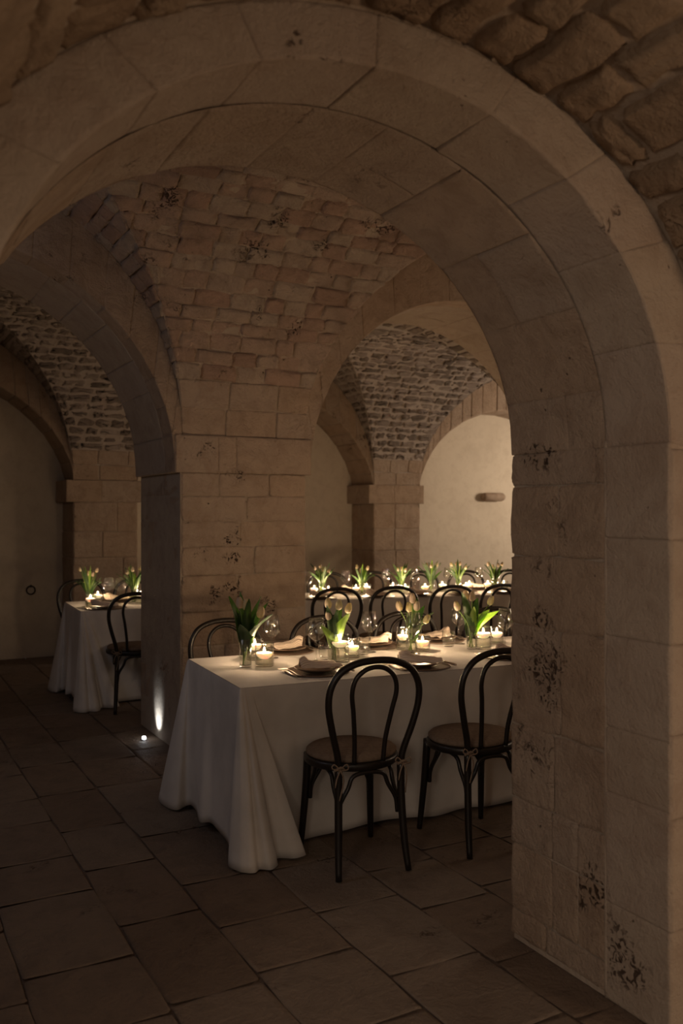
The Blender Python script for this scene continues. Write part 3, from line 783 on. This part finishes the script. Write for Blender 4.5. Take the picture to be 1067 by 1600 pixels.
# ---- table things
def cyl_glass(r, h, wl, name, label, cat, group, x, y, z=TH):
    t = empty(name, (x, y, z+.001)); tag(t, label, cat, group)
    th = .0025
    obj('glass_wall', lathe([(r*.94, 0), (r, .003), (r, h-.001), (r-th*.5, h), (r-th, h-.001), (r-th, .010), (r*.6, .008), (.001, .008)], 28, True, True), 'glass', t)
    if wl: obj('water', lathe([(r-th-.0006, .0105), (r-th-.0006, wl), (.001, wl)], 28, True, True), 'water', t)
    return t
GC = 'glass cylinders holding floating candles'
def candle_light(parent, z, e):
    d = bpy.data.lights.new('candle_light', 'POINT'); d.energy = e; d.color = (1, .69, .42); d.shadow_soft_size = .012
    o = bpy.data.objects.new('candle_light', d); COL.objects.link(o); o.parent = parent; o.location = (0, 0, z); return o
CE = 1.12
def floating_candle(label, x, y, z, r, e=1.0):
    t = empty('floating_candle', (x, y, z)); tag(t, label, 'candle', 'floating candles')
    obj('wax_body', lathe([(.001, -.016), (r*.55, -.016), (r*.85, -.006), (r, .004), (r, .009), (r*.93, .0125), (r*.6, .0105), (.001, .010)], 24, True, True), 'wax', t)
    obj('wick', tube([(0, 0, .010), (.0006, 0, .016), (.0014, 0, .020)], .0009, 5, 1), 'iron', t)
    obj('flame', lathe([(.0012, .014), (.0052, .018), (.0064, .023), (.0052, .030), (.0024, .037), (.0003, .041)], 10, True, True), 'flame', t)
    candle_light(t, .032, CE*e)
def holder(x, y, h, r, wl, lb, e=1.0, z=TH):
    cyl_glass(r, h, wl, 'candle_glass', 'glass cylinder of water '+lb, 'candle holder', GC, x, y, z)
    floating_candle('lit floating candle '+lb, x, y, z+.001+wl+.002, r-.006, e)
def wine_profile():
    o = [(.036, 0), (.036, .0015), (.018, .004), (.005, .009), (.0034, .02), (.0032, .085), (.0045, .096), (.018, .110), (.037, .127), (.0440, .138), (.0455, .146), (.0435, .160), (.034, .220)]
    i = [(.0325, .2205), (.0420, .160), (.0440, .146), (.0425, .139), (.036, .129), (.017, .112), (.001, .103)]
    return o+i
WG = None; TG = None
def wine(x, y, label, group, sc=1.0, z=TH):
    global WG
    if WG is None: WG = mesh(*lathe(wine_profile(), 28, True, True)); WG.materials.append(M['glass'])
    o = obj('wine_glass', WG, None); o.location = (x, y, z+.001); o.scale = (sc, sc, sc)
    tag(o, label, 'wine glass', group)
def tumbler(x, y, label, group, z=TH):
    global TG
    if TG is None:
        TG = mesh(*lathe([(.026, 0), (.030, .003), (.037, .03), (.0385, .06), (.0365, .088), (.0350, .0885), (.0368, .06), (.0352, .03), (.028, .010), (.001, .009)], 24, True, True)); TG.materials.append(M['glass'])
    o = obj('water_tumbler', TG, None); o.location = (x, y, z+.001); tag(o, label, 'tumbler', group)
PL = {}
def lathe_mesh(key, prof, m, seg=40, fn=None):
    if key not in PL:
        me = mesh(*lathe(prof, seg, True, True, fn)); me.materials.append(M[m]); PL[key] = me
    return PL[key]
def napkin_mesh(seed, L=.19, W=.085):
    rd = random.Random(seed); V, F, UV = [], [], []; nu, nv = 26, 14
    for j in range(nv+1):
        for i in range(nu+1):
            a, b = i/nu, j/nv
            x = (a-.5)*L*(1+.15*math.sin(b*5)); fan = .55+.75*a
            y = (b-.5)*W*fan*1.5
            ridge = (.5+.5*math.cos((b*2.6+a*.5+seed*.2)*2*PI))**.7
            z = .008+.030*ridge*(.45+.8*(1-a))*math.sin(PI*min(1, max(0, b)))**.5+.006*noise.noise(Vector((x*30, y*30, seed)))
            z += .018*math.exp(-((a-.15)/.14)**2)*math.sin(PI*b)
            y += .006*math.sin(a*7+seed)
            V.append((x, y, max(.003, z))); UV.append((a*.4, b))
    n = nu+1
    for j in range(nv):
        for i in range(nu): k = j*n+i; F.append((k, k+1, k+n+1, k+n))
    return V, F, UV
def setting(x, y, rot, lb, seed, near=True, cutlery=True, z=TH):
    o = obj('charger_plate', lathe_mesh('ch', [(.12, .001), (.150, .002), (.154, .005), (.150, .008), (.142, .006), (.11, .004), (.001, .004)], 'charger', 72,
            lambda r, zz, a: (r*(1+.012*math.cos(36*a) if r > .13 else r/r) if r > .13 else r, zz)), None)
    o.location = (x, y, z); tag(o, 'amber toned beaded charger plate '+lb, 'charger', 'charger plates')
    p = obj('dinner_plate', lathe_mesh('pl', [(.055, 0), (.060, .002), (.088, .008), (.106, .016), (.108, .019), (.104, .0185), (.086, .012), (.06, .008), (.001, .007)], 'plate'), None)
    p.location = (x, y, z+.0065); tag(p, 'brown stoneware plate '+lb, 'plate', 'brown stoneware plates')
    V, F, UV = napkin_mesh(seed)
    nk = obj('napkin', (V, F), 'napkin', None, True, UV); nk.location = (x, y, z+.020); nk.rotation_euler = (0, 0, rot+.35*math.sin(seed*2.3))
    md = nk.modifiers.new('thick', 'SOLIDIFY'); md.thickness = .002; md.offset = 1
    tag(nk, 'folded beige striped linen napkin '+lb, 'napkin', 'folded linen napkins')
    if not cutlery: return
    c, s = math.cos(rot), math.sin(rot)
    for k, off in enumerate((-.150, -.128)):
        fx, fy = x+c*off-s*(-.01), y+s*off+c*(-.01)
        f = make_fork(); f.location = (fx, fy, z+.010); f.rotation_euler = (0, 0, rot)
        tag(f, 'steel fork, %s of the pair, %s' % (('outer', 'inner')[k], lb), 'fork', 'forks')
    kx, ky = x+c*.142, y+s*.142
    kn = make_knife(); kn.location = (kx, ky, z+.010); kn.rotation_euler = (0, 0, rot); tag(kn, 'steel table knife '+lb, 'knife', 'table knives')
FK = []; KN = []
def make_fork():
    if FK: return copy_tree(FK[0])
    t = empty('fork')
    def strip(pts):   # (y, half width, z)
        V, F = [], []
        for (y, w_, z) in pts: V += [(-w_, y, z), (w_, y, z), (w_, y, z+.002), (-w_, y, z+.002)]
        for i in range(len(pts)-1):
            a = i*4
            for k in range(4): F.append((a+k, a+(k+1) % 4, a+4+(k+1) % 4, a+4+k))
        F.append((3, 2, 1, 0)); a = (len(pts)-1)*4; F.append((a, a+1, a+2, a+3)); return V, F
    obj('handle', strip([(-.10, .004, 0), (-.095, .0075, 0), (-.05, .005, .001), (.0, .0028, .004), (.035, .003, .004), (.045, .009, .001), (.058, .0115, 0)]), 'steel', t)
    for k in range(4):
        v, f = strip([(.056, .0016, 0), (.09, .0014, .001), (.105, .0008, .004)])
        obj('tine', ([(a+(-.0095+k*.00633), b, c) for a, b, c in v], f), 'steel', t)
    FK.append(t); return t
def make_knife():
    if KN: return copy_tree(KN[0])
    t = empty('table_knife')
    obj('handle', tube([(0, -.11, .004), (0, -.10, .004), (0, -.02, .004), (0, .0, .004)], [.003, .006, .0045, .0035], 8, 3), 'steel', t)
    obj('blade', ([(-.001, -.002, .004), (.001, -.002, .004), (.008, .02, .004), (.009, .07, .004), (.002, .105, .004), (-.004, .10, .004), (-.003, .02, .004)] +
                  [(-.001, -.002, .006), (.001, -.002, .006), (.008, .02, .0052), (.009, .07, .0052), (.002, .105, .0052), (-.004, .10, .006), (-.003, .02, .006)],
                  [tuple(range(6, -1, -1)), tuple(range(7, 14))]+[(i, (i+1) % 7, (i+1) % 7+7, i+7) for i in range(7)]), 'steel', t, False)
    KN.append(t); return t
# ---- tulips
RV = Vector((math.cos(YAW), -math.sin(YAW), 0)); FV = Vector((math.sin(YAW), math.cos(YAW), 0))
def leaf_mesh(base, tip, w_, droop, rd):
    base, tip = Vector(base), Vector(tip); d = tip-base; out = Vector((d.x, d.y, 0))
    side = Vector((0, 0, 1)).cross(out if out.length > .01 else Vector((1, 0, 0))).normalized()
    side = side+RV*(rd.uniform(.7, 1.5)*(1 if side.dot(RV) > 0 else -1))+FV*rd.uniform(-.3, .3)
    side = (side-d*(side.dot(d)/d.length_squared)).normalized()
    nn = d.cross(side).normalized(); V, F = [], []; n = 12
    for i in range(n+1):
        t = i/n
        c = base+d*t; hz = out*(t*t-t)*.9; c = c+hz+Vector((0, 0, droop*(t-t*t)*1.0))
        wd = w_*max(.04, math.sin(PI*min(1, t*.86+.10))**.8)*(1-.25*t) if t < 1 else .0008
        f = .35*wd
        for k in (-1, -.5, 0, .5, 1): V.append(c+side*wd*k+nn*(abs(k)*f)+nn*.004*math.sin(t*9+k*2))
    for i in range(n):
        for k in range(4): a = i*5+k; F.append((a, a+1, a+6, a+5))
    return V, F
def bloom_mesh(p, d, s, rd):
    d = Vector(d).normalized(); q = d.to_track_quat('Z', 'Y').to_matrix()
    ph = rd.uniform(0, 6)
    def fn(r, z, a): 
        m = 1+.09*math.cos(3*a+ph)*(z/.05)
        return r*m, z+(.006*abs(math.cos(1.5*a+ph)) if z > .045 else 0)
    v, f = lathe([(.002, 0), (.010, .002), (.0165, .010), (.019, .022), (.0175, .034), (.0125, .046), (.0065, .053), (.004, .050), (.001, .045)], 18, True, True, fn)
    return [Vector(p)+q@(Vector(x)*s) for x in v], f
POS = {2: ['first', 'second'], 3: ['first', 'middle', 'last'], 4: ['first', 'second', 'third', 'last'], 5: ['first', 'second', 'third', 'fourth', 'last'], 6: ['first', 'second', 'third', 'fourth', 'fifth', 'last']}
def bouquet(x, y, vh, vr, heads, leaves, lb, s, seed, z=TH, lw=1.45):
    """heads, leaves: tips as sideways and upward distances (m) from the vase foot"""
    rd = random.Random(seed)
    cyl_glass(vr, vh, vh*.62, 'tulip_vase', 'clear glass vase '+lb, 'vase', 'glass tulip vases', x, y, z)
    heads = sorted(heads); n = len(heads); ts = []
    for i, (hx, hz) in enumerate(heads):
        t = empty('tulip', (x, y, z+.012)); nm = POS[n][i] if n > 1 else 'only'
        tag(t, 'peach tulip, %s in the vase %s' % (nm, lb), 'tulip', 'tulips '+lb)
        dep = rd.uniform(-.5, .5)*.05
        tip = RV*hx+FV*dep+Vector((0, 0, hz-.012-.045*s))
        a = rd.uniform(0, 2*PI); b0 = Vector((math.cos(a), math.sin(a), 0))*vr*.45
        rim = RV*max(-vr*.6, min(vr*.6, hx*.4))+FV*dep*.3+Vector((0, 0, vh-.02))
        mid = (rim*.45+tip*.55)+RV*(-hx*.10)
        obj('stem', tube([b0, rim, mid, tip], [.0032, .0032, .0028, .0026], 7, 4), 'stem', t)
        obj('bloom', bloom_mesh(tip, (tip-mid)+Vector((0, 0, .05)), s, rd), 'petal', t)
        ts.append(t)
    for i, lf in enumerate(sorted(leaves)):
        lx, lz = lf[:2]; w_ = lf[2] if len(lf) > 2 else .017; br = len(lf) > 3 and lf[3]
        t = ts[min(n-1, i*n//len(leaves))]
        dep = rd.uniform(-1, 1)*.06
        a = rd.uniform(0, 2*PI)
        st = RV*max(-vr*.5, min(vr*.5, lx*.2))+FV*dep*.15+Vector((0, 0, min(vh*.55, max(.02, lz*.3))))
        tip = RV*lx+FV*dep+Vector((0, 0, lz-.012)); dr = .0
        if lz < vh*.9: dr = .22; st.z = vh*.9
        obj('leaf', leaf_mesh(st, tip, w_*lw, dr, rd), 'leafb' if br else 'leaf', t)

k1 = 4.35/1400; k3 = 4.78/1400
def px_list(l, k): return [(a*k, -b*k)+tuple(r) for a, b, *r in l]
T = 'front table'
# vase positions come from where they stand on the cloth
vx, vy = 1.655, 4.06
bouquet(vx, vy, .137, .031, px_list([(-8, -106), (1, -103), (22, -92)], k1), px_list([(-27, -110, .020), (-10, -116, .017), (7, -108, .020), (24, -110, .015), (35, -101, .015), (43, -84, .018), (-6, -70, .026), (12, -72, .024), (-14, -84, .018)], k1), 'at the pier end of the nearest table', 1.0, 11)
vx, vy = at(521, 1034, TH)
bouquet(vx, vy, .14, .030, px_list([(-8, -100), (-7, -82), (8, -98), (22, -92)], k1), px_list([(-20, -62, .016, 1), (0, -64, .020, 1), (26, -80, .024, 1), (14, -97, .018), (-11, -94, .016), (5, -84, .016)], k1), 'second from the pier on the nearest table', .95, 12)
vx, vy = at(643, 1019, TH)
bouquet(vx, vy, .13, .031, px_list([(-18, -78), (-3, -75), (7, -78), (1, -90), (20, -58)], k3), px_list([(22, -73, .018), (34, -63, .020), (18, -48, .020), (10, -84, .014), (-8, -62, .014)], k3), 'third from the pier on the nearest table', .95, 13)
vx, vy = at(737, 1014, TH)
bouquet(vx, vy, .13, .030, px_list([(-22, -75), (-8, -91), (1, -89), (28, -83)], k3), px_list([(-18, -94, .018), (-12, -58, .024), (-6, -8, .022), (46, -62, .022, 1), (30, -64, .020, 1), (12, -82, .018), (2, -70, .018, 1)], k3), 'last before the big pier on the nearest table', .95, 14)
hl = [(413, 1041, .112, .0465, .052, 'in front of the first tulip vase', 1), (398, 1031, .11, .042, .064, 'behind the first tulip vase', 1),
      (531, 1034, .145, .047, .088, 'close before the second tulip vase', 1.2), (550, 1027, .100, .042, .044, 'next to the second tulip vase', 1),
      (629, 1015, .125, .036, .065, 'before the third tulip vase', 1), (660, 1017, .085, .042, .038, 'after the third tulip vase', 1),
      (755, 1014, .125, .046, .074, 'close beside the last tulip vase', 1.2), (776, 1006, .095, .040, .050, 'behind the last tulip vase', 1)]
for px, py, h, r, wl, lb, e in hl:
    x, y = at(px, py, TH); holder(x, y, h, r, wl, lb+' of the nearest table', e)
for px, py, lb in [(424, 1028, 'behind the first pair of candles on the nearest table'), (494, 1034, 'between the first napkin and second vase of the nearest table'),
                   (577, 1019, 'in the open middle of the nearest table'), (646, 1022, 'in front of the third vase of the nearest table'),
                   (717, 1006, 'behind the last vase of the nearest table'), (789, 1013, 'touching the edge of the big pier on the nearest table')]:
    x, y = at(px, py, TH); wine(x, y, 'clear stemmed wine glass '+lb, 'wine glasses on the nearest table')
for px, py, lb in [(509, 1030, 'between wine glass and second vase'), (568, 1022, 'beside the wine glass in the middle'), (701, 1010, 'beside the last vase')]:
    x, y = at(px, py, TH); tumbler(x, y, 'empty clear water tumbler '+lb+' on the nearest table', 'water tumblers')
for i, (px, py, lb, nr) in enumerate([(495, 1050, 'at the first near seat of the nearest table', 1), (655, 1041, 'at the second near seat of the nearest table', 1), (797, 1026, 'at the near seat beside the big pier', 1),
                                      (447, 1018, 'at the first far seat of the nearest table', 0), (583, 1010, 'at the second far seat of the nearest table', 0), (684, 1001, 'at the third far seat of the nearest table', 0)]):
    x, y = at(px, py, TH); setting(x, y, R1+(0 if nr else PI), lb, i+1, nr)

# far table
def gen_bouquet(px, T_, yl, lb, seed, hgt=.27):
    x, y = on_line(px, *T_[:3], yl); rd = random.Random(seed)
    n = rd.choice((3, 4)); heads = [((i-(n-1)/2)*.042+rd.uniform(-.01, .01), hgt*rd.uniform(.76, .93)) for i in range(n)]
    leaves = [((i-4.5)*.027+rd.uniform(-.012, .012), hgt*rd.uniform(.74, 1.10)-abs(i-4.5)*.011, rd.uniform(.009, .014), i in (3, 5)) for i in range(10)]
    bouquet(x, y, .12, .028, heads, leaves, lb, .70, seed, lw=1.15)
for i, px in enumerate((503, 565, 627, 674, 716, 773)):
    gen_bouquet(px, T2, .40, '%s of the far table' % ('first', 'second', 'third', 'fourth', 'fifth', 'last')[i], 30+i, .30)
for px, yl, lb, e in [(491, .40, 'before the first vase', 1), (513, .30, 'after the first vase', 1), (556, .36, 'before the second vase', 1), (573, .46, 'behind the second vase', 1),
                      (614, .48, 'before the third vase', 1), (633, .30, 'after the third vase', 1), (664, .30, 'before the fourth vase', 1), (691, .46, 'after the fourth vase', 1),
                      (728, .30, 'close before the fifth vase', 1), (733, .46, 'behind the fifth vase', 1), (762, .44, 'before the last vase', 1), (787, .40, 'after the last vase', 1)]:
    x, y = on_line(px, *T2[:3], yl); holder(x, y, .09, .04, .052, lb+' of the far table', e*.85)
for px, yl, lb in [(481, .36, 'at the pier end'), (540, .42, 'between first and second vases'), (603, .52, 'between second and third vases'), (648, .34, 'between third and fourth vases'), (700, .54, 'between fourth and fifth vases'), (748, .5, 'between fifth and last vases')]:
    x, y = on_line(px, *T2[:3], yl); wine(x, y, 'stemmed wine glass '+lb+' of the far table', 'wine glasses on the far table')
for i, (px, yl, lb) in enumerate([(500, .13, 'beside the pier on the far table'), (590, .13, 'under the second and third vases of the far table'), (655, .12, 'under the fourth vase of the far table'), (724, .12, 'under the fifth vase of the far table'), (785, .13, 'under the last vase of the far table'),
                                  (548, .60, 'beyond the second vase of the far table'), (745, .60, 'beyond the fifth vase of the far table')]):
    x, y = on_line(px, *T2[:3], yl); setting(x, y, R2, lb, 20+i, True, False)
# small dark table
gen_bouquet(139, T3, .40, 'at the open end of the small dark table', 41, .33)
gen_bouquet(209, T3, .46, 'close to the uplit pier on the small dark table', 42, .33)
for px, yl, lb, e in [(141.5, .24, 'in front of the open-end vase', 1), (153, .52, 'after the open-end vase', 1), (220, .40, 'beside the pier', 1.2), (214, .62, 'behind the pier-side vase', 1)]:
    x, y = on_line(px, *T3[:3], yl); holder(x, y, .10, .042, .06, lb+' of the small dark table', e*.45)
for px, yl, lb in [(170, .42, 'first'), (188, .34, 'second')]:
    x, y = on_line(px, *T3[:3], yl); wine(x, y, lb+' stemmed wine glass between the two vases of the small dark table', 'wine glasses on the small dark table')
for i, (px, yl, lb) in enumerate([(164, .14, 'at the near seat of the small dark table'), (182, .62, 'at the far seat of the small dark table')]):
    x, y = on_line(px, *T3[:3], yl); setting(x, y, R3, lb, 40+i, True, i == 0)

# ---- fittings
ul = empty('floor_uplight', (1.655, 5.82, 0)); tag(ul, 'small round recessed floor uplight glowing beside the pier foot', 'uplight')
obj('rim', lathe([(.014, .0), (.024, .0), (.024, .003), (.016, .004)], 24, False, False), 'lampmetal', ul)
obj('lens', lathe([(.009, .001), (.0135, .009), (.0135, .014), (.010, .021), (.001, .024)], 20, True, True), 'uplight', ul)
d = bpy.data.lights.new('uplight_beam', 'SPOT'); d.energy = 1.3; d.color = (.82, .92, 1); d.spot_size = math.radians(74); d.spot_blend = .9; d.shadow_soft_size = .015
o = bpy.data.objects.new('uplight_beam', d); COL.objects.link(o); o.parent = ul; o.location = (0, 0, .030)
o.rotation_euler = Vector((1.05, 0, 1)).to_track_quat('-Z', 'Y').to_euler()
rg = empty('wall_ring', (1.556, YP-.012, .696)); tag(rg, 'rusty iron tethering ring low on the dark plaster wall', 'ring')
pts = [(.042*math.cos(a*PI/10), 0, .042*math.sin(a*PI/10)) for a in range(21)]
obj('ring', tube(pts, .007, 8, 1, False), 'iron', rg)
obj('staple', tube([(0, .03, .048), (0, -.012, .050), (0, -.014, .034), (0, .03, .032)], .005, 6, 4), 'iron', rg)
lgm = lathe([(.002, -.15), (.035, -.145), (.045, -.12), (.046, .12), (.035, .145), (.002, .15)], 12, True, True)
lg = obj('stone_ledge', ([(z, y*1.3-.055, x) for x, y, z in lgm[0]], lgm[1]), 'ashlar')
lg.scale = (1.15, 1.1, 1.25); lg.location = (7.46, YP, 1.70); tag(lg, 'short brown stone bracket sticking out of the lit cream wall', 'bracket')
